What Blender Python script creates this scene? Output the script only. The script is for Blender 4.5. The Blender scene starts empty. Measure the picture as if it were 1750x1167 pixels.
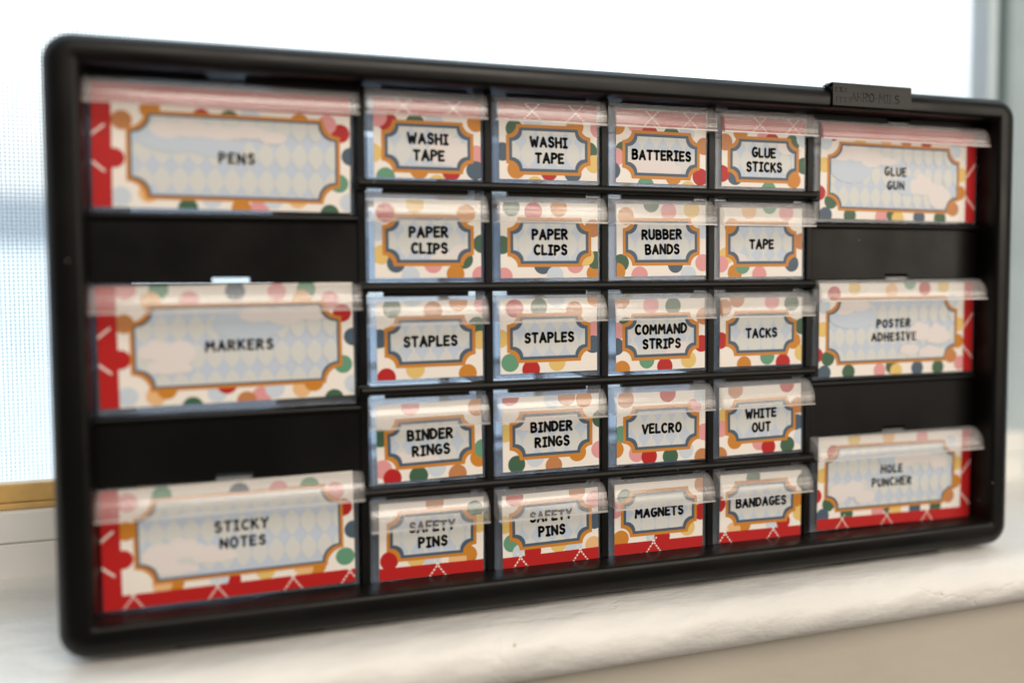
import bpy, math, random
from mathutils import Vector, Matrix
random.seed(7)
S = bpy.context.scene
COL = S.collection

# ------------------------------------------------------------------ camera
P = (0.08295, -0.3802, 0.16196)
YAW, PITCH, ROLL = 0.30167, 0.04698, -0.00536
fw = Vector((math.sin(YAW)*math.cos(PITCH), math.cos(YAW)*math.cos(PITCH), -math.sin(PITCH)))
r0 = Vector((math.cos(YAW), -math.sin(YAW), 0)); u0 = r0.cross(fw)
rt = r0*math.cos(ROLL)+u0*math.sin(ROLL); up = u0*math.cos(ROLL)-r0*math.sin(ROLL)
cd = bpy.data.cameras.new('camera'); cam = bpy.data.objects.new('camera', cd); COL.objects.link(cam)
cam.matrix_world = Matrix(((rt.x, up.x, -fw.x, P[0]), (rt.y, up.y, -fw.y, P[1]), (rt.z, up.z, -fw.z, P[2]), (0, 0, 0, 1)))
cd.sensor_width = 36.0; cd.lens = 1426.2/1750*36
cd.shift_x = -(884.4-875)/1750; cd.shift_y = (537.18-583.5)/1750
cd.clip_start = 0.01; cd.clip_end = 500
cd.dof.use_dof = True; cd.dof.focus_distance = 0.432
cd.dof.aperture_fstop = (cd.lens/1000)/0.0175; cd.dof.aperture_blades = 7; cd.dof.aperture_rotation = 0.3
S.camera = cam

# ------------------------------------------------------------------ world: bright overcast outside (+Y), dim warm room behind the camera
W = bpy.data.worlds.new('World'); S.world = W; W.use_nodes = True
nt = W.node_tree; nt.nodes.clear()
tc = nt.nodes.new('ShaderNodeTexCoord'); sx = nt.nodes.new('ShaderNodeSeparateXYZ')
ramp = nt.nodes.new('ShaderNodeValToRGB'); bg = nt.nodes.new('ShaderNodeBackground'); wo = nt.nodes.new('ShaderNodeOutputWorld')
mr = nt.nodes.new('ShaderNodeMapRange')
nt.links.new(tc.outputs['Generated'], sx.inputs[0]); nt.links.new(sx.outputs['Y'], mr.inputs[0])
mr.inputs[1].default_value = -1; mr.inputs[2].default_value = 1
nt.links.new(mr.outputs[0], ramp.inputs[0])
e = ramp.color_ramp.elements
e[0].position = 0.47; e[0].color = (0.070, 0.064, 0.056, 1)
e[1].position = 0.62; e[1].color = (0.87, 0.95, 1.0, 1)
zr_ = nt.nodes.new('ShaderNodeMapRange'); nt.links.new(sx.outputs['Z'], zr_.inputs[0])
zr_.inputs[1].default_value = 0.12; zr_.inputs[2].default_value = 0.9; zr_.inputs[3].default_value = 1.42; zr_.inputs[4].default_value = 6.5
tint = nt.nodes.new('ShaderNodeValToRGB'); te = tint.color_ramp.elements
te[0].position = .2; te[0].color = (1.0, 1.0, 1.0, 1); te[1].position = .75; te[1].color = (.84, .93, 1.0, 1)
nt.links.new(sx.outputs['Z'], tint.inputs[0])
mul = nt.nodes.new('ShaderNodeMix'); mul.data_type = 'RGBA'; mul.blend_type = 'MULTIPLY'; mul.inputs[0].default_value = 1
nt.links.new(ramp.outputs[0], mul.inputs[6]); nt.links.new(tint.outputs[0], mul.inputs[7])
nt.links.new(mul.outputs[2], bg.inputs[0]); nt.links.new(zr_.outputs[0], bg.inputs[1])
nt.links.new(bg.outputs[0], wo.inputs[0])

# ------------------------------------------------------------------ the room's ceiling light, plus an added soft fill for the lit room at right
def area(name, loc, target, sx_, sy_, power, color):
    l = bpy.data.lights.new(name, 'AREA'); l.shape = 'RECTANGLE'; l.size = sx_; l.size_y = sy_
    l.energy = power; l.color = color
    o = bpy.data.objects.new(name, l); COL.objects.link(o); o.location = loc
    o.rotation_euler = (Vector(target)-Vector(loc)).to_track_quat('-Z', 'Y').to_euler()
    return o
area('ceiling_light', (0.5, -1.75, 1.6), (0.28, 0, 0.1), 1.6, 1.2, 46, (1.0, 0.895, 0.78))
area('room_light', (1.75, -2.05, 0.62), (0.22, 0, 0.1), 1.7, 1.2, 27, (1.0, 0.885, 0.75))

S.view_settings.view_transform = 'Standard'
S.view_settings.look = 'None'
S.view_settings.exposure = 0.0; S.view_settings.gamma = 1.0
S.view_settings.use_curve_mapping = False
S.render.engine = 'CYCLES'
S.cycles.use_denoising = True
S.cycles.transparent_max_bounces = 40
S.cycles.max_bounces = 14
S.cycles.caustics_reflective = False; S.cycles.caustics_refractive = False

# ------------------------------------------------------------------ materials
def newmat(name):
    m = bpy.data.materials.new(name); m.use_nodes = True
    t = m.node_tree; t.nodes.clear()
    o = t.nodes.new('ShaderNodeOutputMaterial')
    return m, t, o
def principled(name, col, rough=0.5, spec=0.5, var=0.0, vscale=40, bump=0.0, bscale=400, bdist=0.0005, coat=0):
    m, t, o = newmat(name)
    p = t.nodes.new('ShaderNodeBsdfPrincipled'); t.links.new(p.outputs[0], o.inputs[0])
    p.inputs['Base Color'].default_value = (*col, 1); p.inputs['Roughness'].default_value = rough
    p.inputs['Specular IOR Level'].default_value = spec
    tcn = t.nodes.new('ShaderNodeTexCoord')
    if var:
        n = t.nodes.new('ShaderNodeTexNoise'); n.inputs['Scale'].default_value = vscale; n.inputs['Detail'].default_value = 5
        t.links.new(tcn.outputs['Object'], n.inputs['Vector'])
        mx = t.nodes.new('ShaderNodeMix'); mx.data_type = 'RGBA'; mx.blend_type = 'MULTIPLY'
        mx.inputs[0].default_value = 1.0; mx.inputs[6].default_value = (*col, 1)
        rr = t.nodes.new('ShaderNodeMapRange'); rr.inputs[1].default_value = .3; rr.inputs[2].default_value = .7
        rr.inputs[3].default_value = 1-var; rr.inputs[4].default_value = 1+var
        t.links.new(n.outputs[0], rr.inputs[0]); t.links.new(rr.outputs[0], mx.inputs[7]); t.links.new(mx.outputs[2], p.inputs['Base Color'])
    if bump:
        n = t.nodes.new('ShaderNodeTexNoise'); n.inputs['Scale'].default_value = bscale; n.inputs['Detail'].default_value = 4
        t.links.new(tcn.outputs['Object'], n.inputs['Vector'])
        b = t.nodes.new('ShaderNodeBump'); b.inputs['Strength'].default_value = bump; b.inputs['Distance'].default_value = bdist
        t.links.new(n.outputs[0], b.inputs['Height']); t.links.new(b.outputs[0], p.inputs['Normal'])
    return m
M = {}
M['black'] = principled('black_plastic', (.0036, .0033, .0030), .36, .21, var=.12, vscale=25, bump=.25, bscale=1500, bdist=.0002)
def dusty(m):
    t = m.node_tree; p = [n for n in t.nodes if n.type == 'BSDF_PRINCIPLED'][0]
    tcn = [n for n in t.nodes if n.type == 'TEX_COORD'][0]
    vo = t.nodes.new('ShaderNodeTexVoronoi'); vo.inputs['Scale'].default_value = 95; t.links.new(tcn.outputs['Object'], vo.inputs['Vector'])
    a = t.nodes.new('ShaderNodeMath'); a.operation = 'LESS_THAN'; a.inputs[1].default_value = .026; t.links.new(vo.outputs['Distance'], a.inputs[0])
    sp = t.nodes.new('ShaderNodeSeparateColor'); t.links.new(vo.outputs['Color'], sp.inputs[0])
    c = t.nodes.new('ShaderNodeMath'); c.operation = 'GREATER_THAN'; c.inputs[1].default_value = .72; t.links.new(sp.outputs[0], c.inputs[0])
    mu = t.nodes.new('ShaderNodeMath'); mu.operation = 'MULTIPLY'; t.links.new(a.outputs[0], mu.inputs[0]); t.links.new(c.outputs[0], mu.inputs[1])
    mx = t.nodes.new('ShaderNodeMix'); mx.data_type = 'RGBA'; mx.inputs[7].default_value = (.45, .43, .40, 1)
    src = p.inputs['Base Color'].links[0].from_socket; t.links.new(src, mx.inputs[6]); t.links.new(mu.outputs[0], mx.inputs[0]); t.links.new(mx.outputs[2], p.inputs['Base Color'])
    n = t.nodes.new('ShaderNodeTexNoise'); n.inputs['Scale'].default_value = 18; n.inputs['Detail'].default_value = 7; t.links.new(tcn.outputs['Object'], n.inputs['Vector'])
    r = t.nodes.new('ShaderNodeMapRange'); r.inputs[1].default_value = .35; r.inputs[2].default_value = .65; r.inputs[3].default_value = .28; r.inputs[4].default_value = .46
    t.links.new(n.outputs[0], r.inputs[0]); t.links.new(r.outputs[0], p.inputs['Roughness'])
dusty(M['black'])
M['black_in'] = principled('black_plastic_inside', (.0055, .0055, .0055), .5, .2)
M['ink'] = principled('black_ink', (.006, .006, .007), .55, .2)
PAL = dict(C=(.80, .755, .70), R=(.43, .014, .014), G=(.047, .115, .066), M=(.115, .29, .185), N=(.062, .10, .145),
           O=(.54, .21, .024), Y=(.70, .49, .16), P=(.68, .30, .31), B=(.55, .62, .70), T=(.48, .20, .075), S=(.74, .45, .22),
           ground=(.49, .555, .66), oval=(.60, .615, .60), cloud=(.69, .645, .635), sky=(.50, .57, .66), star=(.72, .70, .62))
PK = list(PAL)
PM = [principled('print_'+k, PAL[k], .42, .35) for k in PK]
PI = {k: i for i, k in enumerate(PK)}

def clear_mat(name, tint, haze, hazecol, rough, ridges=False):
    m, t, o = newmat(name)
    tr = t.nodes.new('ShaderNodeBsdfTransparent'); tr.inputs[0].default_value = (*tint, 1)
    df = t.nodes.new('ShaderNodeBsdfDiffuse'); df.inputs[0].default_value = (*hazecol, 1)
    tl = t.nodes.new('ShaderNodeBsdfTranslucent'); tl.inputs[0].default_value = (*hazecol, 1)
    hz = t.nodes.new('ShaderNodeMixShader'); hz.inputs[0].default_value = .35
    t.links.new(df.outputs[0], hz.inputs[1]); t.links.new(tl.outputs[0], hz.inputs[2])
    m1 = t.nodes.new('ShaderNodeMixShader'); t.links.new(tr.outputs[0], m1.inputs[1]); t.links.new(hz.outputs[0], m1.inputs[2])
    tcn = t.nodes.new('ShaderNodeTexCoord')
    n = t.nodes.new('ShaderNodeTexNoise'); n.inputs['Scale'].default_value = 45; n.inputs['Detail'].default_value = 3
    t.links.new(tcn.outputs['Object'], n.inputs['Vector'])
    r = t.nodes.new('ShaderNodeMapRange'); r.inputs[1].default_value = .3; r.inputs[2].default_value = .7
    r.inputs[3].default_value = haze*.75; r.inputs[4].default_value = haze*1.3
    t.links.new(n.outputs[0], r.inputs[0]); t.links.new(r.outputs[0], m1.inputs[0])
    gl = t.nodes.new('ShaderNodeBsdfGlossy'); gl.inputs['Roughness'].default_value = rough
    fr = t.nodes.new('ShaderNodeLayerWeight'); fr.inputs[0].default_value = .5
    pw_ = t.nodes.new('ShaderNodeMath'); pw_.operation = 'POWER'; pw_.inputs[1].default_value = 5; t.links.new(fr.outputs['Facing'], pw_.inputs[0])
    ma = t.nodes.new('ShaderNodeMath'); ma.operation = 'MULTIPLY_ADD'; ma.inputs[1].default_value = .6; ma.inputs[2].default_value = .04
    t.links.new(pw_.outputs[0], ma.inputs[0])
    m2 = t.nodes.new('ShaderNodeMixShader'); t.links.new(ma.outputs[0], m2.inputs[0])
    t.links.new(m1.outputs[0], m2.inputs[1]); t.links.new(gl.outputs[0], m2.inputs[2])
    t.links.new(m2.outputs[0], o.inputs[0])
    if ridges:
        w = t.nodes.new('ShaderNodeTexWave'); w.wave_type = 'BANDS'; w.bands_direction = 'Z'
        w.inputs['Scale'].default_value = 420; w.inputs['Distortion'].default_value = .25; w.inputs['Detail'].default_value = 1
        t.links.new(tcn.outputs['Object'], w.inputs['Vector'])
        b = t.nodes.new('ShaderNodeBump'); b.inputs['Strength'].default_value = .05; b.inputs['Distance'].default_value = .0004
        t.links.new(w.outputs[0], b.inputs['Height'])
        for nd in (df, tl, gl, fr): t.links.new(b.outputs[0], nd.inputs['Normal'])
    return m
M['lip'] = clear_mat('frosted_clear_plastic', (1, 1, 1), .12, (.95, .95, .94), .12, True)
M['lip_edge'] = clear_mat('edge_highlight', (1, 1, 1), .42, (.98, .97, .95), .12)  # whiter haze stands for light caught along the lip's lower edge
M['clear'] = clear_mat('clear_plastic', (.85, .88, .92), .07, (.80, .84, .90), .06)

# painted wood of the sill: lumpy old paint with a few hairline cracks
def paint(name, col, lump=.5, crack=False):
    m, t, o = newmat(name)
    p = t.nodes.new('ShaderNodeBsdfPrincipled'); t.links.new(p.outputs[0], o.inputs[0])
    p.inputs['Roughness'].default_value = .42; p.inputs['Specular IOR Level'].default_value = .4
    tcn = t.nodes.new('ShaderNodeTexCoord')
    mp = t.nodes.new('ShaderNodeMapping'); mp.inputs['Scale'].default_value = (.5, 1, 1)
    t.links.new(tcn.outputs['Object'], mp.inputs[0])
    def noise(s, d, src):
        n = t.nodes.new('ShaderNodeTexNoise'); n.inputs['Scale'].default_value = s; n.inputs['Detail'].default_value = d
        t.links.new(src, n.inputs['Vector']); return n.outputs[0]
    n1 = noise(38, 5, mp.outputs[0]); n2 = noise(330, 3, tcn.outputs['Object'])
    n3 = noise(14, 6, mp.outputs[0])
    rr = t.nodes.new('ShaderNodeMapRange'); rr.inputs[1].default_value = .35; rr.inputs[2].default_value = .65
    rr.inputs[3].default_value = .93; rr.inputs[4].default_value = 1.03
    t.links.new(n3, rr.inputs[0])
    mx = t.nodes.new('ShaderNodeMix'); mx.data_type = 'RGBA'; mx.blend_type = 'MULTIPLY'; mx.inputs[0].default_value = 1
    mx.inputs[6].default_value = (*col, 1); t.links.new(rr.outputs[0], mx.inputs[7])
    base = mx.outputs[2]
    # chips and specks
    v = noise(95, 2, tcn.outputs['Object'])
    cr = t.nodes.new('ShaderNodeMapRange'); cr.inputs[1].default_value = .785; cr.inputs[2].default_value = .80
    t.links.new(v, cr.inputs[0])
    m2 = t.nodes.new('ShaderNodeMix'); m2.data_type = 'RGBA'; m2.inputs[7].default_value = (.42, .32, .17, 1)
    t.links.new(cr.outputs[0], m2.inputs[0]); t.links.new(base, m2.inputs[6]); base = m2.outputs[2]
    t.links.new(base, p.inputs['Base Color'])
    b1 = t.nodes.new('ShaderNodeBump'); b1.inputs['Strength'].default_value = lump; b1.inputs['Distance'].default_value = .0034
    t.links.new(n1, b1.inputs['Height'])
    b2 = t.nodes.new('ShaderNodeBump'); b2.inputs['Strength'].default_value = lump*.5; b2.inputs['Distance'].default_value = .0003
    t.links.new(n2, b2.inputs['Height']); t.links.new(b1.outputs[0], b2.inputs['Normal'])
    last = b2
    if crack:
        vo = t.nodes.new('ShaderNodeTexVoronoi'); vo.feature = 'DISTANCE_TO_EDGE'; vo.inputs['Scale'].default_value = 17
        dn = t.nodes.new('ShaderNodeTexNoise'); dn.inputs['Scale'].default_value = 60
        t.links.new(tcn.outputs['Object'], dn.inputs['Vector'])
        ad = t.nodes.new('ShaderNodeVectorMath'); ad.operation = 'MULTIPLY_ADD'; ad.inputs[1].default_value = (.02, .02, .02)
        t.links.new(dn.outputs['Color'], ad.inputs[0]); t.links.new(mp.outputs[0], ad.inputs[2]); t.links.new(ad.outputs[0], vo.inputs['Vector'])
        c = t.nodes.new('ShaderNodeMapRange'); c.inputs[1].default_value = 0; c.inputs[2].default_value = .022
        t.links.new(vo.outputs['Distance'], c.inputs[0])
        msk = t.nodes.new('ShaderNodeMapRange'); msk.inputs[1].default_value = .52; msk.inputs[2].default_value = .60
        t.links.new(n3, msk.inputs[0])
        mm = t.nodes.new('ShaderNodeMath'); mm.operation = 'MULTIPLY'
        b3 = t.nodes.new('ShaderNodeBump'); b3.inputs['Distance'].default_value = .0007
        t.links.new(msk.outputs[0], mm.inputs[0]); mm.inputs[1].default_value = .22; t.links.new(mm.outputs[0], b3.inputs['Strength'])
        t.links.new(c.outputs[0], b3.inputs['Height']); t.links.new(last.outputs[0], b3.inputs['Normal']); last = b3
    t.links.new(last.outputs[0], p.inputs['Normal'])
    return m
M['sill'] = paint('sill_paint', (.70, .69, .665), .9, True)
M['trim'] = paint('trim_paint', (.78, .77, .74), .25)
M['wall'] = paint('wall_paint', (.50, .46, .395), .2)
M['jamb'] = paint('jamb_paint', (.74, .87, .93), .2)
M['wood'] = principled('varnished_wood', (.68, .43, .14), .35, .5, var=.18, vscale=60)
M['gap'] = principled('painted_shade', (.22, .28, .29), .7)  # flat dark colour standing for shade in the corner by the jamb
M['wire'] = principled('screen_wire', (.50, .53, .56), .5, .5)
M['snow'] = principled('snow', (.74, .76, .78), .8, .2, var=.05, vscale=.4)
M['lav'] = principled('pale_siding', (.86, .84, .90), .7, .2, var=.03, vscale=2)
M['slate'] = principled('blue_grey_shingle', (.33, .37, .42), .7, .2, var=.15, vscale=3)
M['bluew'] = principled('pale_blue_wall', (.52, .58, .68), .7, .2, var=.03, vscale=2)
M['dkglass'] = principled('house_window_glass', (.25, .3, .36), .2, .5)
def pane_mat():
    m, t, o = newmat('pane_glass')
    tr = t.nodes.new('ShaderNodeBsdfTransparent'); tr.inputs[0].default_value = (.98, .99, .99, 1)
    gl = t.nodes.new('ShaderNodeBsdfGlossy'); gl.inputs['Roughness'].default_value = .02
    fr = t.nodes.new('ShaderNodeFresnel'); fr.inputs[0].default_value = 1.3
    mx = t.nodes.new('ShaderNodeMixShader'); t.links.new(fr.outputs[0], mx.inputs[0])
    t.links.new(tr.outputs[0], mx.inputs[1]); t.links.new(gl.outputs[0], mx.inputs[2]); t.links.new(mx.outputs[0], o.inputs[0])
    return m
M['pane'] = pane_mat()

# ------------------------------------------------------------------ mesh helpers (all arguments in millimetres unless said otherwise)
K = .001
class MB:
    def __init__(s): s.v = []; s.f = []; s.m = []
    def face(s, pts, mi=0):
        n = len(s.v); s.v += [tuple(c*K for c in p) for p in pts]; s.f.append(tuple(range(n, n+len(pts)))); s.m.append(mi)
    def box(s, x0, x1, y0, y1, z0, z1, mi=0):
        n = len(s.v)
        s.v += [(x*K, y*K, z*K) for x in (x0, x1) for y in (y0, y1) for z in (z0, z1)]
        for q in ((0, 1, 3, 2), (4, 6, 7, 5), (0, 4, 5, 1), (2, 3, 7, 6), (0, 2, 6, 4), (1, 5, 7, 3)):
            s.f.append(tuple(n+i for i in q)); s.m.append(mi)
    def loops(s, loops, closed=True, capa=False, capb=False, mi=0):
        n = len(s.v); k = len(loops[0])
        for L in loops: s.v += [tuple(c*K for c in p) for p in L]
        for i in range(len(loops)-1):
            for j in range(k if closed else k-1):
                a = n+i*k+j; b = n+i*k+(j+1) % k
                s.f.append((a, b, b+k, a+k)); s.m.append(mi)
        if capa: s.f.append(tuple(n+j for j in range(k))[::-1]); s.m.append(mi)
        if capb: s.f.append(tuple(n+(len(loops)-1)*k+j for j in range(k))); s.m.append(mi)
    def build(s, name, mats, parent=None, smooth=None, bevel=0, loc=None):
        me = bpy.data.meshes.new(name); me.from_pydata(s.v, [], s.f); me.update()
        for mt in (mats if isinstance(mats, list) else [mats]): me.materials.append(mt)
        me.polygons.foreach_set('material_index', s.m)
        import bmesh
        bm = bmesh.new(); bm.from_mesh(me)
        if smooth != 'print': bmesh.ops.recalc_face_normals(bm, faces=bm.faces)
        bm.to_mesh(me); bm.free()
        o = bpy.data.objects.new(name, me); COL.objects.link(o)
        if parent: o.parent = parent
        if loc: o.location = loc
        if smooth is True:
            me.polygons.foreach_set('use_smooth', [True]*len(me.polygons))
            try: me.set_sharp_from_angle(angle=math.radians(42))
            except Exception: pass
        if bevel:
            b = o.modifiers.new('bevel', 'BEVEL'); b.width = bevel*K; b.segments = 2; b.limit_method = 'ANGLE'
        return o
def empty(name, loc, label, cat, group=None):
    o = bpy.data.objects.new(name, None); COL.objects.link(o); o.location = loc; o.empty_display_size = .02
    o['label'] = label; o['category'] = cat
    if group: o['group'] = group
    return o
def rrect(x0, x1, z0, z1, r, y, n=8):
    pts = []
    for cx, cz, a in ((x1-r, z1-r, 0), (x0+r, z1-r, 90), (x0+r, z0+r, 180), (x1-r, z0+r, 270)):
        for i in range(n+1):
            t = math.radians(a+90*i/n); pts.append((cx+r*math.cos(t), y, cz+r*math.sin(t)))
    return pts

# ================================================================== the setting
# sill: painted board with a rounded, lumpy front edge (nose towards the room)
def sill():
    prof = [(175, -5.0), (140, -4.6), (60, -3.6), (14, -3.0), (0, -3.0), (-5, -3.2)]
    for i in range(1, 13):
        a = math.radians(90-i*13.5); prof.append((-6.5-13.5*math.cos(a), -17+13.6*math.sin(a)))
    prof += [(-10, -30), (-4, -31.5), (-2, -33)]
    b = MB(); loops = []
    n = 420
    rnd = [[random.gauss(0, 1) for _ in range(40)] for _ in range(3)]
    for i in range(n+1):
        x = -420+i*(1500/n)
        sk = (x-250)*.0095
        L = []
        for j, (y, z) in enumerate(prof):
            wgt = 1 if j > 5 and j < 19 else .15
            d = .55*math.sin(x*.021+1.3)+.45*math.sin(x*.057+j*.35)+.30*math.sin(x*.143+j*.9+2)+.16*math.sin(x*.41+j*1.7)+.10*math.sin(x*.93-j*1.1)
            yy = y + (sk if y < 20 else 0) - d*.8*wgt
            zz = z + d*.5*wgt*(1 if j > 6 else .4)
            L.append((x, yy, zz))
        loops.append(L)
    b.loops(loops, closed=False)
    o = b.build('window_sill', M['sill'], smooth=True)
    o['label'] = 'white painted window sill with lumpy rounded front edge under the drawer cabinet'; o['category'] = 'window sill'
    w = MB(); w.box(-1500, 2200, -2, 150, -1500, -33.5)
    o2 = w.build('wall', M['wall']); o2['kind'] = 'structure'
    o2['label'] = 'beige painted wall below the white window sill'
sill()

# window: baseboard, stool board, wooden strip, insect screen, right stile and jamb, pane
win = empty('window', (.2, .16, -.004), 'white framed window with fine insect screen and yellow wooden strip behind the cabinet', 'window')
def wpart(name, fn, mat, **kw):
    b = MB(); fn(b); o = b.build(name, mat, parent=win, **kw); o.matrix_parent_inverse = Matrix.Translation((-.2, -.16, .004)); return o
XL, XR = -420, 652
wpart('baseboard', lambda b: b.box(XL, 1080, 139, 172, -6, 14.6), M['trim'], bevel=.8)
wpart('stool_board', lambda b: b.box(XL, 1080, 138.2, 174, 15.1, 33.0), M['trim'], bevel=1.2)
def strip(b):
    b.box(XL, XR, 141, 152, 33.2, 36.6); b.box(XL, XR, 142.5, 152, 36.9, 47.2)
wpart('wooden_strip', strip, M['wood'], bevel=.7)
def screen(b):
    p = 2.25; t = .155; y = 156
    x = XL
    while x < XR: b.box(x-t, x+t, y-t, y+t, 46.5, 700); x += p
    z = 47.6
    while z < 700: b.box(XL, XR, y-t*.6-.35, y+t*.6-.35, z-t, z+t); z += p
wpart('insect_screen', screen, M['wire'])
wpart('stile', lambda b: b.box(650, 667, 158, 178, 33.3, 720), M['jamb'], bevel=2.5)
wpart('groove_shade', lambda b: b.box(659, 663.8, 150, 157.8, 33.3, 720), M['gap'])  # solid strip, coloured dark for the shaded gap between stile and jamb
wpart('jamb', lambda b: b.loops([[(664, 157.9, z), (720, 60, z), (780, 60, z), (780, 157.9, z)] for z in (-6, 720)], capa=True, capb=True), M['jamb'], bevel=3)
wpart('pane', lambda b: b.box(XL, 649.5, 182, 185, 33, 720), M['pane'])
wpart('outer_ledge', lambda b: b.box(XL, 720, 174.2, 230, -20, 22), M['trim'])

# outdoors, seen blurred through the screen
g = MB(); g.box(-60000, 60000, 400, 90000, -1400, -1200)
o = g.build('ground', M['snow']); o['kind'] = 'structure'; o['label'] = 'snow covered ground outside the window'
b = MB(); b.loops([[(x, 6000, -1198), (x, 10500, -700+120*math.sin(x*.0004)), (x, 17200, 800+60*math.sin(x*.0007+1)), (x, 17800, -1300)] for x in range(-26000, 4001, 1500)], closed=False)
o = b.build('snow_bank', M['snow'], smooth=True); o['kind'] = 'structure'; o['label'] = 'white snow bank outside in front of the blurred house'
def house(name, label, x0, x1, y, depth, z0, zw, zr, wall, roof, wins):
    h = empty(name, ((x0+x1)/2*K, y*K, z0*K), label, 'house')
    inv = Matrix.Translation((-(x0+x1)/2*K, -y*K, -z0*K))
    b = MB(); b.box(x0, x1, y, y+depth, z0, zw); w = b.build('wall', wall, parent=h); w.matrix_parent_inverse = inv
    b = MB(); ov = 300
    A = [(x0-ov, y-ov, zw+2), (x1+ov, y-ov, zw+2), (x1+ov, y+depth+ov, zw+2), (x0-ov, y+depth+ov, zw+2)]
    T = [(x0-ov, y+depth*.5, zr), (x1+ov, y+depth*.5, zr)]
    b.face(A); b.face([A[0], A[1], T[1], T[0]]); b.face([A[2], A[3], T[0], T[1]]); b.face([A[1], A[2], T[1]]); b.face([A[3], A[0], T[0]])
    r_ = b.build('roof', roof, parent=h); r_.matrix_parent_inverse = inv
    for (wx, wz, ww, wh) in wins:
        b = MB(); b.box(wx, wx+ww, y-40, y-3, wz, wz+wh); q = b.build('window', M['dkglass'], parent=h); q.matrix_parent_inverse = inv
house('house', 'pale house with blue grey roof, blurred far beyond the screen at left', -12500, -4200, 18500, 6000, -1200, 800, 2100, M['lav'], M['slate'], [(-8200, -300, 900, 900)])
house('house', 'pale blue house, faint in the bright glare above the cabinet', 6000, 17500, 22000, 7000, -1200, 4300, 6100, M['bluew'], M['bluew'], [(9000, 1600, 1100, 1500), (13000, 1600, 1100, 1500)])

# ================================================================== the cabinet
CW, CH = 508, 262.7
cab = empty('drawer_cabinet', (.254, .06, 0), 'wide black plastic drawer cabinet standing on the white window sill', 'drawer cabinet')
CINV = Matrix.Translation((-.254, -.06, 0))
def cpart(name, b, mat=None, parent=None, **kw):
    o = b.build(name, mat or M['black'], parent=parent or cab, **kw); o.matrix_parent_inverse = CINV if not parent else Matrix(); return o
YG = 14.4                                    # plane of the grid behind the rim
b = MB()
prof = [(8, 24), (1.2, 24), (.4, 22), (0, 18), (0, 9.0), (.25, 6.6), (1.0, 4.5), (2.2, 2.8), (3.8, 1.5), (5.6, .6), (7.5, .15), (9.5, .0), (12.6, .15), (13.8, .4), (14.6, 1.0), (15.0, 2.0), (15.1, 8), (15.3, YG), (15.3, 24), (8, 24)]
L = []
for d, y in prof:
    rad = max(12.5-d*.85, .9)
    zb = d; zt = CH-d*.84
    L.append(rrect(d, CW-d, zb, zt, rad, y, 10))
b.loops(L)
cpart('rim', b, smooth=True)
b = MB()                                      # body shell behind the rim, slightly inset, open at the back
sh = [(11, 20), (13, 70), (15, 122), (17.0, 122), (16.5, 24)]
b.loops([rrect(d, CW-d, d*.9, CH-d*.9, 8 if i < 3 else 5, y, 6) for i, (d, y) in enumerate(sh)])
cpart('shell', b, smooth=True)
for x0, x1 in ((45, 110), (398, 466.5)):
    b = MB(); b.box(x0, x1, 12.5, 112, -3.2, 11); cpart('foot', b, bevel=.8)
# posts
ZB, ZT = 15.2, 252.2
for k in range(-1, 4):
    x = 189.2+61.45*k
    if k == -1: x = 127.8
    b = MB(); b.box(x, x+4.0, YG, 34 if k not in (-1, 3) else 118, ZB, ZT); cpart('post', b, bevel=.5)
ZR = [208.84-48.39*i for i in range(5)]
XB = [(131.8+61.45*k, 189.2+61.45*k) for k in range(4)]
# rails with a rounded nose between the rows
def nose(b, x0, x1, zt, h, yf, yb):
    r = h/2; sec = [(yb, zt), (yf+r, zt)]
    for i in range(1, 8):
        a = math.radians(90+i*22.5); sec.append((yf+r+r*math.cos(a), zt-r+r*math.sin(a)))
    sec += [(yf+r, zt-h), (yb, zt-h)]
    b.loops([[(x, y, z) for y, z in sec] for x in (x0, x1)], capa=True, capb=True)
for i in range(4):
    zt = ZR[i]-2.0
    b = MB(); nose(b, 128.6, 376.6, zt, 4.3, 9.8, 14.2); cpart('rail', b, smooth=True)
    for k in range(5):
        b = MB(); xx = 129.7+61.45*k; b.box(xx-4.0, xx+4.0, 19, 118, zt-2.6, zt-.9); cpart('drawer_runner', b, M['black_in'])
    for x in (126.9, 374.5):
        b = MB(); b.box(x, x+5.4, 11.6, 16, zt-5.4, zt+.6); cpart('rail_bracket', b, bevel=.6)
# lintel strips above every drawer, notched at both corners
for i in range(5):
    zr = ZR[i]; ztop = min(zr+42.3, 250.6)
    b = MB()
    for (x0, x1) in XB:
        b.box(x0+8.2, x1-8.2, 15.0, 18.5, zr+39.9, ztop)
    cpart('lintel', b, M['black_in'])
# panels between the large drawers
LB = [192.79, 104.42, 16.05]                  # bottoms of the large labels
XLG = [(15.2, 127.9), (377.3, 493.0)]
for side, (x0, x1) in enumerate(XLG):
    for i in range(2):
        zt = LB[i]-3.0; zb = LB[i+1]+56.6
        b = MB(); b.box(x0, x1, 15.2, 18.0, zb+.5, zt-1.5)
        b.box(x0+.4, x1-.4, 18.0, 118, zt-3.5, zt-1.2)
        xm = (x0+x1)/2
        b.box(x0, xm-8, 15.25, 17.9, zb-2.1, zb+.5); b.box(xm+8, x1, 15.25, 17.9, zb-2.1, zb+.5)
        cpart('panel', b)
        b = MB(); nose(b, x0, x1, zt, 3.0, 12.9, 17.0); cpart('panel_nose', b, smooth=True)
        b = MB(); b.box(x0+.4, x1-.4, 18.2, 118, zb+2.8, zb+4.6); cpart('shelf', b, M['black_in'])
    b = MB(); xm = (x0+x1)/2
    b.box(x0, xm-8, 15.25, 17.9, LB[0]+54.6, 250.4); b.box(xm+8, x1, 15.25, 17.9, LB[0]+54.6, 250.4); cpart('lintel', b, M['black_in'])
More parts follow.
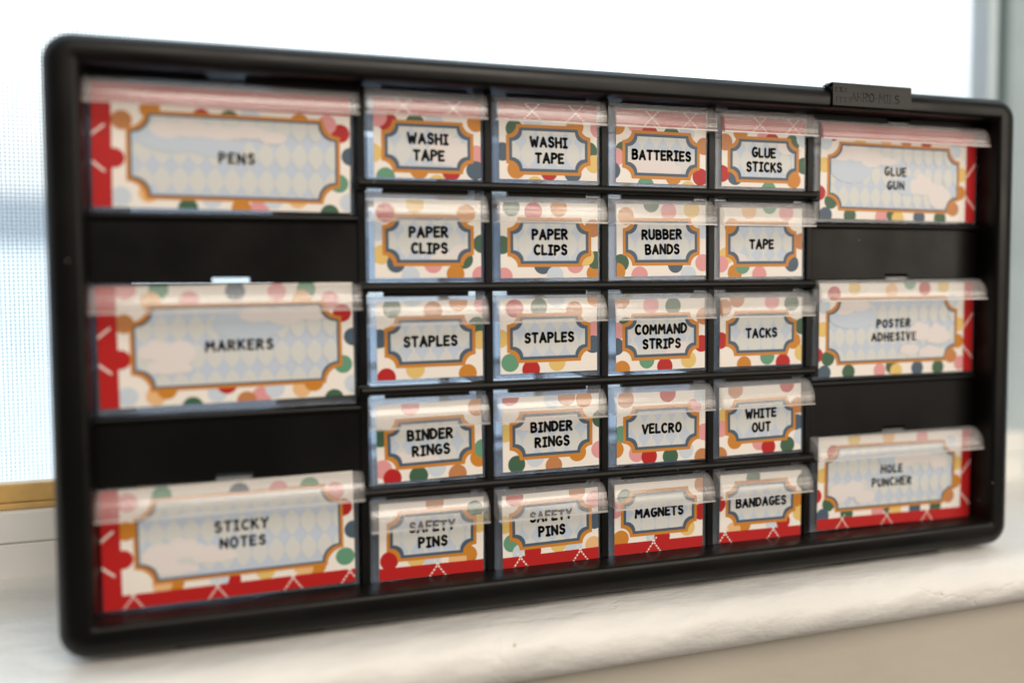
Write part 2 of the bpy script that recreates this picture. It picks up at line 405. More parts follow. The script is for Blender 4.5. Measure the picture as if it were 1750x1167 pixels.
# back lattice: open behind every row, closed behind the far third of the large bays
b = MB()
for k in range(4): b.box(188.2+61.45*k, 194.2+61.45*k, 118.5, 121, 18, 246)
b.box(92, 131, 118.4, 121.1, 18, 246); b.box(440, 492, 118.4, 121.1, 18, 246)
for i in range(4): b.box(17, 491, 118.6, 120.8, ZR[i]-6, ZR[i]-2.5)
cpart('back_lattice', b, M['black_in'])

# ------------------------------------------------------------------ hand drawn capital letters as round capped strokes
def arc(cx, cy, rx, ry, a0, a1, n=9):
    return [(cx+rx*math.cos(math.radians(a0+(a1-a0)*i/n)), cy+ry*math.sin(math.radians(a0+(a1-a0)*i/n))) for i in range(n+1)]
GL = {
 'A': (.56, [[(0, 0), (.28, 1), (.56, 0)], [(.12, .33), (.45, .33)]]),
 'B': (.50, [[(.02, 0), (.0, 1)], [(0, 1)]+arc(.20, .77, .25, .23, 90, -90)+[(0, .54)], [(0, .54)]+arc(.22, .27, .28, .27, 90, -90)+[(.02, 0)]]),
 'C': (.50, [arc(.29, .5, .29, .5, 55, 305, 14)]),
 'D': (.52, [[(0, 0), (0, 1)], [(0, 1)]+arc(.12, .5, .40, .5, 90, -90, 12)+[(0, 0)]]),
 'E': (.42, [[(.42, 1), (0, 1), (0, 0), (.42, .02)], [(0, .52), (.34, .53)]]),
 'F': (.40, [[(.42, 1), (0, 1), (0, 0)], [(0, .5), (.32, .51)]]),
 'G': (.52, [arc(.28, .5, .28, .5, 60, 300, 14)+[(.50, .18), (.52, .44), (.32, .44)]]),
 'H': (.50, [[(0, 0), (0, 1)], [(.5, 0), (.5, 1)], [(0, .5), (.5, .53)]]),
 'I': (.32, [[(.16, 0), (.16, 1)], [(.0, 1), (.32, 1)], [(0, 0), (.32, 0)]]),
 'K': (.50, [[(0, 0), (0, 1)], [(.46, 1), (.03, .45)], [(.17, .58), (.50, 0)]]),
 'L': (.40, [[(0, 1), (0, 0), (.40, .03)]]),
 'M': (.66, [[(0, 0), (.06, 1), (.33, .42), (.60, 1), (.66, 0)]]),
 'N': (.52, [[(0, 0), (0, 1), (.52, 0), (.52, 1)]]),
 'O': (.54, [arc(.27, .5, .27, .5, 90, 450, 20)]),
 'P': (.46, [[(0, 0), (0, 1)], [(0, 1)]+arc(.18, .74, .27, .26, 90, -90)+[(0, .46)]]),
 'R': (.50, [[(0, 0), (0, 1)], [(0, 1)]+arc(.18, .76, .27, .24, 90, -90)+[(0, .50)], [(.18, .5), (.48, 0)]]),
 'S': (.46, [arc(.24, .76, .20, .24, 25, 270, 10)+arc(.23, .26, .22, .26, 90, -150, 10)]),
 'T': (.50, [[(0, 1), (.50, 1)], [(.25, 1), (.25, 0)]]),
 'U': (.50, [[(0, 1), (0, .3)]+arc(.25, .27, .25, .27, 180, 360, 9)+[(.5, 1)]]),
 'V': (.54, [[(0, 1), (.26, 0), (.54, 1)]]),
 'W': (.72, [[(0, 1), (.17, 0), (.36, .68), (.54, 0), (.72, 1)]]),
 'X': (.5, [[(0, 0), (.5, 1)], [(0, 1), (.5, 0)]]),
 'Y': (.50, [[(0, 1), (.25, .5), (.50, 1)], [(.25, .5), (.22, 0)]]),
 'Z': (.48, [[(0, 1), (.48, 1), (0, 0), (.48, 0)]]),
 '-': (.30, [[(0, .47), (.30, .47)]]),
}
def stroke(b, pts, w, y, y1=None):
    r = w/2
    for (x, z) in pts:
        c = [(x+r*math.cos(t*math.pi/6), z+r*math.sin(t*math.pi/6)) for t in range(12)]
        if y1 is None: b.face([(px, y, pz) for px, pz in c])
        else: b.loops([[(px, q, pz) for px, pz in c] for q in (y1, y)], capb=True)
    for (xa, za), (xb, zb) in zip(pts, pts[1:]):
        d = math.hypot(xb-xa, zb-za)
        if d < 1e-6: continue
        nx, nz = -(zb-za)/d*r, (xb-xa)/d*r
        q4 = [(xa+nx, za+nz), (xa-nx, za-nz), (xb-nx, zb-nz), (xb+nx, zb+nz)]
        if y1 is None: b.face([(px, y, pz) for px, pz in q4])
        else: b.loops([[(px, q, pz) for px, pz in q4] for q in (y1, y)], capb=True)
def text(b, word, cx, cz, h, w, y, y1=None, sx_=1.2, gap=.34, jit=True):
    adv = sum(GL[c][0]*sx_*h for c in word)+gap*h*(len(word)-1)
    x = cx-adv/2
    rj = random.Random(word)
    for c in word:
        gw, st = GL[c]
        dz = rj.uniform(-.035, .035)*h if jit else 0; sk = rj.uniform(-.03, .03) if jit else 0; sc = 1+(rj.uniform(-.04, .04) if jit else 0)
        for pl in st:
            stroke(b, [(x+(px*sx_+sk*pz)*h, cz-h/2+pz*h*sc+dz) for px, pz in pl], w, y, y1)
        x += gw*sx_*h+gap*h

# raised name plate clipped over the top right of the rim
b = MB()
loops = [[(377.6, y, z) for y, z in ((6, 263.9), (.0, 263.9), (-1.0, 263.2), (-1.2, 251.6), (-.6, 250.6), (6, 250.6))],
         [(428.9, y, z) for y, z in ((6, 263.9), (.0, 263.9), (-1.0, 263.2), (-1.2, 251.6), (-.6, 250.6), (6, 250.6))]]
b.loops(loops, capa=True, capb=True)
b.face([(377.6, 5, 264.2), (377.6, 5, 262.0), (375.2, 5, 262.4)]); b.face([(377.6, -.6, 263.8), (377.6, 5, 264.2), (375.2, 5, 262.4), (375.6, 1.2, 261.6)])
plate = cpart('name_plate', b)
b = MB(); text(b, 'AKRO-MILS', 405, 256.6, 4.4, .45, -1.28, -1.1, sx_=1.25, gap=.22, jit=False)
for (u, v, s) in ((381.2, 254.6, 2.6), (384.2, 254.6, 2.6), (387.2, 254.6, 2.6)):
    stroke(b, [(u-s/2, v-s/2), (u-s/2, v+s/2), (u+s/2, v+s/2), (u+s/2, v-s/2)], .4, -1.28, -1.1)
for u in (381, 384.6): stroke(b, [(u-1.4, 259), (u+1.4, 259), (u+1.4, 261), (u-1.4, 261), (u-1.4, 259)], .4, -1.28, -1.1)
lt = b.build('lettering', M['black'], parent=plate)

# ------------------------------------------------------------------ printed label cards
def clip_convex(sub, clip):
    out = sub
    n = len(clip)
    for i in range(n):
        a, c = clip[i], clip[(i+1) % n]
        inp = out; out = []
        if not inp: return []
        ins = lambda p: (c[0]-a[0])*(p[1]-a[1])-(c[1]-a[1])*(p[0]-a[0]) >= 0
        for j in range(len(inp)):
            p, q = inp[j-1], inp[j]
            ip, iq = ins(p), ins(q)
            if ip != iq:
                d1 = (c[0]-a[0])*(p[1]-a[1])-(c[1]-a[1])*(p[0]-a[0]); d2 = (c[0]-a[0])*(q[1]-a[1])-(c[1]-a[1])*(q[0]-a[0])
                t = d1/(d1-d2); out.append((p[0]+(q[0]-p[0])*t, p[1]+(q[1]-p[1])*t))
            if iq: out.append(q)
    res = []
    for p in out:
        if not res or math.hypot(p[0]-res[-1][0], p[1]-res[-1][1]) > 1e-4: res.append(p)
    return res
def rect(x0, x1, z0, z1): return [(x0, z0), (x1, z0), (x1, z1), (x0, z1)]
def notched(x0, x1, z0, z1, r):
    pts = []
    for cx, cz, a0, a1 in ((x0, z0, 90, 0), (x1, z0, 180, 90), (x1, z1, 270, 180), (x0, z1, 360, 270)):
        pts += arc(cx, cz, r, r, a0, a1, 8)
    return pts
def lens(cx, cz, rx, rz, n=9, ex=.8):           # pointed oval, convex, counter-clockwise
    L_ = []
    for i in range(n): t = i/n; L_.append((cx+rx*math.sin(math.pi*t)**ex, cz-rz+2*rz*t))
    for i in range(n): t = i/n; L_.append((cx-rx*math.sin(math.pi*t)**ex, cz+rz-2*rz*t))
    return L_
def star4(cx, cz, rx, rz):
    pts = []
    for s1, s2 in ((1, 1), (-1, 1), (-1, -1), (1, -1)):
        seq = [(rx*(1-t)**1.22, rz*t**1.22) if s1*s2 > 0 else (rx*t**1.22, rz*(1-t)**1.22) for t in (0, .25, .5, .75)]
        pts += [(cx+s1*a, cz+s2*c) for a, c in seq]
    return pts
def ell(cx, cz, rx, rz, n=22): return [(cx+rx*math.cos(2*math.pi*i/n), cz+rz*math.sin(2*math.pi*i/n)) for i in range(n)]

def label_card(parent, w, h, frame, rad, dots, stripes, lines, large, clouds, dr, seed):
    """card in local millimetres: x 0..w, z 0..h, printed side at -y"""
    b = MB(); b.box(0, w, 0, .28, 0, h, PI['C'])
    R_ = rect(0, w, 0, h); st = [-.004]
    def put(poly, key):
        if len(poly) >= 3:
            b.face([(x, st[0], z) for x, z in poly], PI[key]); st[0] -= .0045
    rj = random.Random(seed)
    for key, u, v in dots:
        put(clip_convex(ell(u, v, dr*rj.uniform(.97, 1.04), dr), R_), key)
    for (x0, x1, z0, z1, key) in stripes: put(rect(x0, x1, z0, z1), key)
    # dashed white stitches crossing the red border
    def dash(x0, z0, x1, z1, n, lw):
        for i in range(n):
            t0 = i/n; t1 = t0+.62/n
            ax, az, cx, cz = x0+(x1-x0)*t0, z0+(z1-z0)*t0, x0+(x1-x0)*t1, z0+(z1-z0)*t1
            d = math.hypot(cx-ax, cz-az); nx, nz = -(cz-az)/d*lw/2, (cx-ax)/d*lw/2
            q = clip_convex([(ax+nx, az+nz), (ax-nx, az-nz), (cx-nx, cz-nz), (cx+nx, cz+nz)], R_)
            if len(q) >= 3: b.face([(x, st[0], z) for x, z in q], PI['C'])
        st[0] -= .0045
    for l_ in lines: dash(*l_)
    x0, x1, z0, z1 = frame
    t1 = 1.55 if not large else 1.35; t2 = 1.5 if not large else .9
    put(notched(x0, x1, z0, z1, rad), 'O')
    put(notched(x0+t1, x1-t1, z0+t1, z1-t1, rad), 'N')
    q = t1+t2; pan = notched(x0+q, x1-q, z0+q, z1-q, rad)
    put(pan, 'ground')
    pr = rect(x0+q+.1, x1-q-.1, z0+q+.1, z1-q-.1)
    inside = lambda u, v, m: x0+q+m < u < x1-q-m and z0+q+m < v < z1-q-m and all(math.hypot(u-cx, v-cz) > rad+abs(m)+.6+(2.5 if m < 0 else 0) for cx in (x0+q, x1-q) for cz in (z0+q, z1-q))
    if not large:
        skyc = []; pw, ph, ex = 7.9, 13.2, .85
    else:
        skyc = [k for k in clouds if k[0] < 0]; pw, ph, ex = 7.25, 12.4, 1.0
    ox = rj.uniform(0, pw); oz = rj.uniform(0, ph); tips = []
    for i in range(-1, 16):
        for j in range(-1, 6):
            cx = x0+ox+(i-1)*pw; cz = z0+oz+(j-1)*ph
            g_ = clip_convex(pan, lens(cx, cz, pw*.492, ph*.497, 10, ex))
            if len(g_) > 3: put(g_, 'oval')
            tips.append((cx, cz+ph*.5))
    if not large:
        for cx, cz in tips:
            if inside(cx, cz, .6): put(ell(cx, cz, .42, .42, 8), 'star')
    for (u, v, a, c) in skyc: put(clip_convex(pan, ell(-u, v, a, c)), 'sky')
    for (u, v, a, c) in clouds:
        if large: a, c = a*.78, c*.78
        if u >= 0:
            parts_ = [(u, v, a, c)] if a < 8 else [(u-a*.62, v-.05*c, a*.36, c*.62), (u-.18*a, v+.22*c, .42*a, .80*c), (u+.32*a, v+.02*c, .40*a, .74*c), (u+.74*a, v-.15*c, .30*a, .48*c), (u, v-.2*c, a*.75, c*.55)]
            for (pu, pv, pa, pc) in parts_:
                g_ = clip_convex(pan, ell(pu, pv, pa, pc, 26))
                if len(g_) > 3: put(g_, 'cloud')
    card = b.build('label_card', PM, parent=parent, smooth='print')
    b = MB(); cx, cz = (x0+x1)/2, (z0+z1)/2
    hgt = 4.2 if large else 4.4; lw = 1.05 if large else 1.34; n = len(lines_txt)
    for i, wd in enumerate(lines_txt):
        text(b, wd, cx+(.3 if i else 0), cz+((n-1)/2-i)*7.7, hgt, lw, st[0]-.01, sx_=1.2 if large else 1.17, gap=.40 if large else .33)
    le = b.build('lettering', M['ink'], parent=card, smooth='print')
    return card

# ------------------------------------------------------------------ drawers
def lip_mesh(x0, x1, zt, zb, yb, yf):
    """frosted pull: quarter round hood, hollow below, with thin closed ends and one moulded ridge"""
    b = MB(); n = 14; out = []
    for i in range(n+1):
        t = i/n; a = math.radians(90*t)
        y = yb-.4+(yf-yb+.4)*math.sin(a)**.86; z = zb+.4+(zt-zb-.4)*math.cos(a)**.95
        out.append((y, z))
    out[-1] = (yf, zb+.4)
    # moulded ridge at mid height
    o2 = []
    zr_ = zb+(zt-zb)*.44
    for i, (y, z) in enumerate(out):
        o2.append((y, z))
        if i < n and z > zr_ >= out[i+1][1]:
            yy = y+(out[i+1][0]-y)*.5
            o2 += [(yy-.02, zr_+.35), (yy-.35, zr_+.1), (yy-.35, zr_-.15), (yy-.02, zr_-.5)]
    o2 = [p for k, p in enumerate(o2) if k < 2 or p[1] < o2[k-1][1]+1e-6]
    inn = []
    for i, (y, z) in enumerate(out[::-1]):
        t = 1-i/n; a = math.radians(90*t)
        inn.append((y+1.05*math.sin(a)+.15, z-1.05*math.cos(a)))
    inn[0] = (yf+1.0, zb+.1)
    sec = o2+[(yf+.25, zb)]+inn
    xs = [x0+1]+[x0+1+(x1-x0-2)*i/6 for i in range(1, 6)]+[x1-1]
    b.loops([[(x, y, z) for y, z in sec] for x in xs])
    capsec = o2+[(yf+.25, zb), (yb-.35, zb)]
    for xa, xb in ((x0, x0+1), (x1-1, x1)):
        b.loops([[(x, y, z) for y, z in capsec] for x in (xa, xb)], capa=True, capb=True)
    b.box(x0, x1, yf-.35, yf+.9, zb-.75, zb-.01, 1)          # thick moulded lower edge, whitened in place of its highlight
    return b
def drawer(name, label, group, xf0, xf1, zf, hh, hlab, lx, lz, lw, rotz, frame, rad, dots, stripes, dl, words, large, clouds, dr, seed, lip_h, lipx, push):
    global lines_txt
    lines_txt = words
    ox, oz = (xf0+xf1)/2, zf
    d = empty(name, (ox*K, (15.5+push)*K, oz*K), label, 'drawer', group)
    X0, X1 = xf0-ox, xf1-ox
    b = MB(); w = 1.3; dp = 100
    b.box(X0, X1, 0, w, .0, hh+.2)               # front
    b.box(X0, X0+w, w, dp-w, .0, hh-3.6); b.box(X1-w, X1, w, dp-w, .0, hh-3.6)
    b.box(X0, X1, dp-w, dp, .0, hh-6)
    b.box(X0+w, X1-w, w, dp-w, .0, w)
    # moulded runner on each side, two thirds up
    b.box(X0-.0, X0+2.4, 9, 9.9, w, hh*.52); b.box(X1-2.4, X1, 9, 9.9, w, hh*.52)
    b.build('drawer_box', M['clear'], parent=d, bevel=.35)
    for (a, c) in ([(-7.6, 7.6)] if large else [(X0+.2, X0+7.8), (X1-7.8, X1-.2)]):
        b = MB(); b.box(a, c, .1, 1.2, hh+.25, hh+(1.75 if large else 1.6)); b.build('stop_tab', M['lip'], parent=d, bevel=.2)
    lipb = lip_mesh(lipx[0]-ox, lipx[1]-ox, hh+.35, hh+.35-lip_h, -.25, -10.4)
    lipb.build('pull_lip', [M['lip'], M['lip_edge']], parent=d, smooth=True)
    card = label_card(d, lw, hlab, frame, rad, dots, stripes, dl, large, clouds, dr, seed)
    card.location = ((lx-ox)*K, -.34*K, (lz-oz)*K); card.rotation_euler = (0, -rotz, 0)
    return d

def D(s):
    out = []
    for tok in s.split(';'):
        k, u, v = tok.strip().split(','); out.append((k, float(u), float(v)))
    return out
JIT = {(0,0):(0,-1,-.1),(0,1):(-.3,.3,-.3),(0,2):(0,.2,.2),(0,3):(-.1,-.2,0),(1,0):(-.2,.5,-.1),(1,1):(-.1,0,-.2),(1,2):(.6,.6,-.4),(1,3):(-.5,-.3,-.3),
       (2,0):(.3,.5,-.3),(2,1):(-.5,1.1,-.2),(2,2):(.2,-.4,-.3),(2,3):(-.1,-.3,.1),(3,0):(-.1,-.7,-.9),(3,1):(.4,.3,-.2),(3,2):(.6,-.7,.2),(3,3):(-.4,-.4,-.5),
       (4,0):(0,.7,.5),(4,1):(.2,-.7,-.6),(4,2):(-.8,.4,.2),(4,3):(.3,.3,.7)}
SMALL = {
 (0,0): (['WASHI','TAPE'], 'R,6.8,25.6;G,19.7,25.6;B,28.8,26.4;O,49.4,27.5;Y,-.6,11.3;P,49.4,12;N,49,4.5;M,5.4,.2;O,21.4,4.1;Y,30,-2.6;R,37,3.7;P,1.8,28', [(36,13,10,9),(44,10,8,7)]),
 (0,1): (['WASHI','TAPE'], 'G,7.8,24.6;B,17.5,28.2;O,39.8,27;P,52.5,26.2;N,1.7,13.3;G,47.2,15;Y,50,8.5;O,8.7,4.8;R,25.8,4;Y,18.3,-2.8;N,38.5,3.6', []),
 (0,2): (['BATTERIES'], 'R,18.8,25.6;G,31.4,25.2;B,40.4,26.5;T,50.5,20.4;R,48.5,4.3;G,4.3,16.5;P,0,13;N,-2,6;M,16.8,-.9;O,32.7,3.9;Y,41.3,-2.6;O,.5,28.7;P,11,30', [(13,8,9,5),(20,11,9,6),(29,8,8,5)]),
 (0,3): (['GLUE','STICKS'], 'O,11.3,29;P,26.3,28;R,31,24.8;G,43.8,24.4;B,51,27;G,51,12.3;T,2,23.4;N,8.2,5.3;O,44.8,4.4;M,29,-1.2;R,0,6.7', [(40,22,6,4)]),
 (1,0): (['PAPER','CLIPS'], 'R,5.2,30.8;Y,19.3,34.9;O,44.3,30.8;G,52,16.3;Y,3.2,11;B,1.2,22;N,10,7;G,43,8.7;B,16.9,1;P,27.9,6.7;O,38.8,1.8;P,51.5,1', [(34,8,8,6),(42,11,6,5)]),
 (1,1): (['PAPER','CLIPS'], 'G,5.7,34.8;R,17.1,33;O,30.6,34.8;T,49,24.8;G,.9,16.3;P,1.7,.7;N,22,6.3;B,28.5,1.2;P,39.4,6.6;O,50,2;G,50.4,8.7;Y,45,10.4', []),
 (1,2): (['RUBBER','BANDS'], 'O,5.3,31;G,19.8,37.5;P,29.8,33.7;Y,43.3,34.6;B,50.6,23.8;G,2.4,7;P,13,.6;N,33.7,6;B,41.3,.6;P,50,6.7;O,.5,2.5', []),
 (1,3): (['TAPE'], 'S,18,35.6;M,30.8,38.5;P,41.4,34.8;O,7.5,27;T,51,19.2;Y,3.9,11.4;P,.7,7;O,9.3,2.3;M,14,6.1;P,24.5,1.3;N,45,7', [(10,9,7,4)]),
 (2,0): (['STAPLES'], 'G,7.4,34;T,27.2,32.5;B,17.3,38.8;O,39.7,36.5;P,52,35;G,48.8,24.5;N,1.2,19.8;Y,50.5,17.6;R,4.3,1.2;Y,18.2,4.7;O,44,1.5', []),
 (2,1): (['STAPLES'], 'R,7.5,32.5;G,20.3,33;B,29.6,37;T,39.3,31;O,51,36.8;P,50,20.5;N,49.4,13.4;Y,0,17.7;M,5.1,5.6;R,16,1.9;Y,29.9,5', []),
 (2,2): (['COMMAND','STRIPS'], 'P,20,34;G,32.8,33.4;T,51,27.5;G,5.8,23.6;P,.5,21;N,0,13;R,49.6,13;O,3.3,1.1;M,17.5,5.5;R,27.9,1.7;Y,41.9,4.7;T,3.3,37', [(36,10,8,6),(43,9,6,4)]),
 (2,3): (['TACKS'], 'T,10.4,36.5;P,32.3,35;G,44.8,34;T,2.6,32;G,51.5,21;R,.4,14.3;O,46.4,13;Y,51.5,6.3;O,15,.9;M,29.6,4.8;R,39.6,1.5', []),
 (3,0): (['BINDER','RINGS'], 'P,16.5,36;T,49.5,33.5;G,2,21.8;P,2.4,6.6;R,7,2;G,19.7,2;B,28.7,5.2;T,39,1.3;O,50,8.2;M,52,12.8', [(13,9,9,5),(22,9,8,6)]),
 (3,1): (['BINDER','RINGS'], 'R,4,37.5;B,26,35;O,43.4,34.6;T,34,36;Y,1.3,19.5;G,52.4,24;P,52,8;G,7.2,3.5;B,17,6;T,26.9,1.5;O,39.8,7.2', [(12,24,8,5),(21,26,7,4)]),
 (3,2): (['VELCRO'], 'T,5,34;R,29.2,36;M,2.6,15.8;O,-.5,8;P,11.5,5.3;R,18.6,3.3;G,31,2.6;B,40.3,5.3;T,49.8,1.2;P,51,14.5;P,44.6,28;B,49.3,34.5', []),
 (3,3): (['WHITE','OUT'], 'T,10,35.5;R,42.5,37;T,49.5,25;Y,3.7,21.8;P,1,15;O,9.6,7.8;N,49,15.5;P,25,6;R,30.6,3;G,42.8,3.3;B,51.6,7.3;T,0,.7', []),
 (4,0): (['SAFETY','PINS'], 'O,44,8.7;B,26,7.2;S,38.5,7;Y,18,9.5;G,47,31;Y,49.5,24;T,27,36;R,4.8,9.4', []),
 (4,1): (['SAFETY','PINS'], 'R,6.6,36;T,40,36;P,49.7,31;N,49.7,20;Y,1.3,22.6;M,4.9,13;Y,29.7,10;B,38,6.4;S,48.7,7.3;B,9.5,7.6;R,15.8,7.6', []),
 (4,2): (['MAGNETS'], 'G,6,30;T,51,34;R,50.5,19;O,3.6,8.4;Y,42.5,11;P,.3,24;B,22.7,8;R,27.5,7.5', []),
 (4,3): (['BANDAGES'], 'G,20.6,35;O,15,9;Y,51,13;O,48.4,21;R,-1,21.5;S,8.7,6.5;G,53,31;B,33.7,8.5;R,40.2,9', []),
}
FB = [2.6, 5.7, 5.4, 5.7, 8.8]
TXT = {
 (0,0): 'small clear drawer labelled WASHI TAPE beside the PENS drawer, red dot at upper left',
 (0,1): 'small clear drawer labelled WASHI TAPE next to the BATTERIES drawer, green dot at upper left',
 (0,2): 'small clear drawer labelled BATTERIES in the top row',
 (0,3): 'small clear drawer labelled GLUE STICKS beside the large GLUE GUN drawer',
 (1,0): 'small clear drawer labelled PAPER CLIPS, big red dot at upper left of its card',
 (1,1): 'small clear drawer labelled PAPER CLIPS next to RUBBER BANDS, green dot under its lip',
 (1,2): 'small clear drawer labelled RUBBER BANDS under the BATTERIES drawer',
 (1,3): 'small clear drawer labelled only TAPE under the GLUE STICKS drawer',
 (2,0): 'small clear drawer labelled STAPLES beside the MARKERS drawer, green dot under its lip',
 (2,1): 'small clear drawer labelled STAPLES next to COMMAND STRIPS, red dot under its lip',
 (2,2): 'small clear drawer labelled COMMAND STRIPS in the middle row',
 (2,3): 'small clear drawer labelled TACKS beside the POSTER ADHESIVE drawer',
 (3,0): 'small clear drawer labelled BINDER RINGS, red and green dots along its bottom edge',
 (3,1): 'small clear drawer labelled BINDER RINGS next to VELCRO, yellow dot left of its frame',
 (3,2): 'small clear drawer labelled VELCRO above the MAGNETS drawer',
 (3,3): 'small clear drawer labelled WHITE OUT above the BANDAGES drawer',
 (4,0): 'small clear drawer labelled SAFETY PINS beside STICKY NOTES, one stitched cross on red band',
 (4,1): 'small clear drawer labelled SAFETY PINS next to MAGNETS, two stitched crosses on red band',
 (4,2): 'small clear drawer labelled MAGNETS in the bottom row with red band',
 (4,3): 'small clear drawer labelled BANDAGES in the bottom row with red band',
}
WL, HL = 51.6, 37.2
for (r, c), (words, dots, clouds) in SMALL.items():
    jx, jz, dzr = JIT[(r, c)]
    xc = 254+(c-1.5)*61.45; zr = ZR[r]
    fb = FB[r]+random.uniform(-.3, .3)
    stripes = []; dl = []
    if r == 0:
        stripes = [(0, WL, HL-7.9, HL, 'R')]
        for u in (14+c*3, 38+c*2): dl += [(u-4.5, HL+1, u+5, HL-8, 8, .5), (u+5, HL+1, u-4.5, HL-8, 8, .5)]
    if r == 4:
        stripes = [(0, WL, 0, 5.9, 'R')]
        us = {0: [28.5], 1: [9.2, 41.5], 2: [22.5], 3: [3.5, 34]}[c]
        for u in us: dl += [(u-4.2, -.4, u+2.2, 8.2, 6, .75), (u+4.2, -.4, u-2.2, 8.2, 6, .75)]
    drawer('small_drawer', TXT[(r, c)], 'small drawers in the middle of the cabinet', XB[c][0]+.3, XB[c][1]-.3, zr-1.75, 41.6, HL,
           xc-WL/2+jx, zr+jz*.75, WL, math.radians(-dzr/WL*57.3), (3.55, 48.05, fb, fb+24.6), 5.3, D(dots), stripes, dl, words, False, clouds, 4.55,
           r*7+c, 12.7, (XB[c][0]-.3, XB[c][1]-.5), random.uniform(-.4, .6))

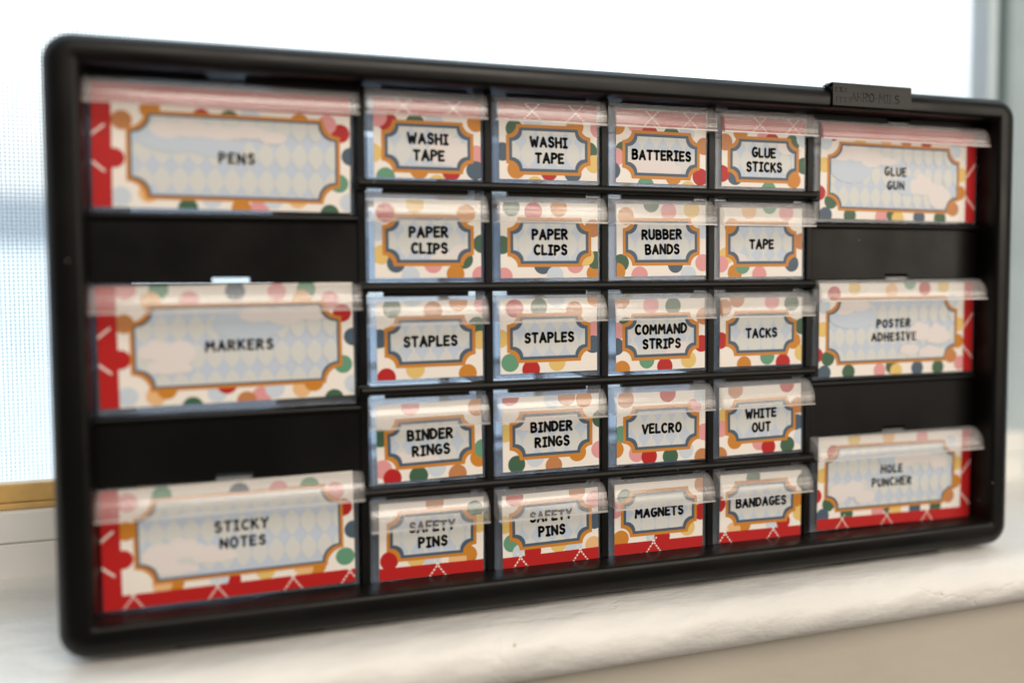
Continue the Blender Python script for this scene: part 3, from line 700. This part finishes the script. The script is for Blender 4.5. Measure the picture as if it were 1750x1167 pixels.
LARGE = [
 (0, 0, ['PENS'], 'T,11.7,37.3;R,104,36.2;N,108.7,25.8;M,103.3,13.3;B,107.7,4.6;B,11,4.6;S,22,6.5;G,38,.3;B,48,4.6;P,68.2,1.2;O,60.2,.8;B,74,5;S,84.8,5.6;G,99,-.7;R,43.9,39.7;G,55.6,39.7;B,64.3,41.6;O,85.8,40;O,23,42.6;P,98,40;R,8.5,21', (13.3, 103.8, 3.7, 42.0),
  [(-32,30,14,6),(-50,27,12,4),(30,34,9,4.5),(40,34.5,12,5.5),(52,33.5,11,5),(64,34.5,11,5),(74,32.5,8,3.5)], 'top left large clear drawer labelled PENS with red bands above and beside its card'),
 (0, 1, ['MARKERS'], 'T,10.5,36.5;R,103.5,38.6;P,98,44.7;N,108.4,27.4;M,103.5,14.7;B,108,5.5;B,11,4.7;S,22.4,4.4;G,37.3,-1;B,47.8,4.6;P,66.7,2;T,60.2,.2;B,72.6,5;S,84.6,4.5;O,90,7;O,27,7;R,52,8;G,99,-1;M,24.9,51;S,21.4,46;P,37.3,46;N,56.7,49.8;P,74.6,49;M,87.6,50;S,85.6,45.4;P,11.5,51;R,8.5,21', (12.6, 103.1, 6.4, 44.7),
  [(-62,35,16,7),(66,39,10,4.5),(78,38,10,5),(90,39,9,4.5),(24,24,11,7),(33,23,8,7),(28,17,12,6)], 'large clear drawer labelled MARKERS between the PENS and STICKY NOTES drawers'),
 (0, 2, ['STICKY','NOTES'], 'M,104,12.5;N,108,25;R,103.5,36;P,100,44;M,88.6,47.4;P,74.7,47;N,57.6,47.5;M,25,49;P,11,47;O,10,34.5;O,29,9;O,91,9.5;S,85,9;Y,68,10;R,53,7.5;B,48,9;S,24,9;C,14,11;R,8.5,22', (12.9, 103.4, 9.4, 47.7),
  [(24,22,10,7),(33,24,12,7),(46,20,12,6),(30,15,12,4)], 'large clear drawer labelled STICKY NOTES in the lower left corner of the cabinet'),
 (1, 0, ['GLUE','GUN'], 'R,7.7,47;B,3,42;Y,2.5,29.5;R,-.7,14;G,7.2,9.5;B,93,41;Y,98,27.5;T,92.3,7.4;N,3.7,2;G,20,2;P,41.4,1.7;G,49.4,3;Y,53,1;N,68,2;G,83,1.7;O,97,17;S,44,46;R,72,46;T,58,46;Y,26,45', (4.4, 96.6, 4.5, 42.9),
  [(-20,28,14,8),(-60,20,10,6),(14,36,9,5),(24,37,9,6),(34,34,10,6),(44,33,9,3),(70,20,12,9),(82,14,10,9)], 'top right large clear drawer labelled GLUE GUN with red bands above and beside its card'),
 (1, 1, ['POSTER','ADHESIVE'], 'R,9.8,47;Y,23.5,50;S,49,48.5;R,72.5,49.5;M,62,53;Y,86,51;B,3,40;Y,2.5,27;R,-1.5,12.5;G,6,10.5;N,3.7,2.5;G,20,2.5;P,41.4,2.5;G,50,4.5;Y,53,2;N,68,3;G,83,3;P,99,5;T,92.3,9.4;B,93,42;Y,98,28;O,97,18', (4.4, 96.6, 6.5, 44.9),
  [(-22,34,16,7),(16,39,10,5),(27,40,9,4),(70,24,12,8),(82,22,11,9),(62,14,9,4),(78,12,12,5)], 'large clear drawer labelled POSTER ADHESIVE between the GLUE GUN and HOLE PUNCHER drawers'),
 (1, 2, ['HOLE','PUNCHER'], 'R,9.8,44;S,48,51;P,72,50;Y,24,51;Y,3,31;R,-1.5,19.5;G,7.5,14.5;N,3.7,8;G,20,8;P,41.4,8;G,50,9;Y,54,8;N,68,8;G,83,8;T,92.5,13.5;Y,98,33;O,97,22;B,93,46', (4.4, 96.6, 9.5, 47.9),
  [(-55,38,14,6),(14,20,9,7),(24,22,9,6),(32,17,9,5),(60,37,10,5),(72,38,10,4.5),(84,35,8,5)], 'large clear drawer labelled HOLE PUNCHER in the lower right corner of the cabinet'),
]
JL = {(0,0):(-.1,-.9,.9),(0,1):(.6,.9,-1.2),(0,2):(-.4,.5,-1.1),(1,0):(-.7,-.1,1.0),(1,1):(-.3,-1.2,.1),(1,2):(-.1,.8,1.6)}
for side, row, words, dots, frame, clouds, txt in LARGE:
    jx, jz, dzr = JL[(side, row)]
    w, h = 108.4, 52.8
    xl = (70.8 if side == 0 else 437.24)-w/2
    zb = LB[row]
    stripes = []; dl = []
    sw = 7.7 if side == 0 else 7.0
    sx0 = 0 if side == 0 else w-sw
    stripes.append((sx0, sx0+sw, 0, h, 'R'))
    dl += [(sx0-1, 30, sx0+sw+1, 38, 1, .9), (sx0-1, 20, sx0+sw+1, 12, 1, .9)] if side == 0 else [(sx0-.5, 26, sx0+sw+1, 36, 9, .6), (sx0-.5, 25, sx0+sw+1, 35, 9, .5), (sx0-.5, 16, sx0+sw+1, 7, 9, .6), (sx0-.5, 15, sx0+sw+1, 6, 9, .5)]
    if row == 0: stripes.append((0.01, w-.01, h-8.4, h-.01, 'R'))
    if row == 2:
        stripes.append((0.01, w-.01, .01, 6.2, 'R'))
        for u in ((12, 47, 80, 106) if side == 0 else (17, 48, 77)):
            dl += [(u-4.2, -.4, u+2.2, 8.2, 6, .7), (u+4.2, -.4, u-2.2, 8.2, 6, .7)]
    x0, x1 = (15.7, 126.6) if side == 0 else (379.0, 492.3)
    drawer('large_drawer', txt, 'large drawers at the sides of the cabinet', x0, x1, zb-2.4 if row < 2 else zb-.5, 56.0 if row < 2 else 54.1, h, xl+jx, zb+jz*.7, w, math.radians(-dzr/w*57.3),
           frame, 7.6, D(dots), stripes, dl, words, True, clouds, 4.25, 50+side*3+row, 11.2, (15.3, 128.6) if side == 0 else (376.6, 491.3), random.uniform(-.3, .3))
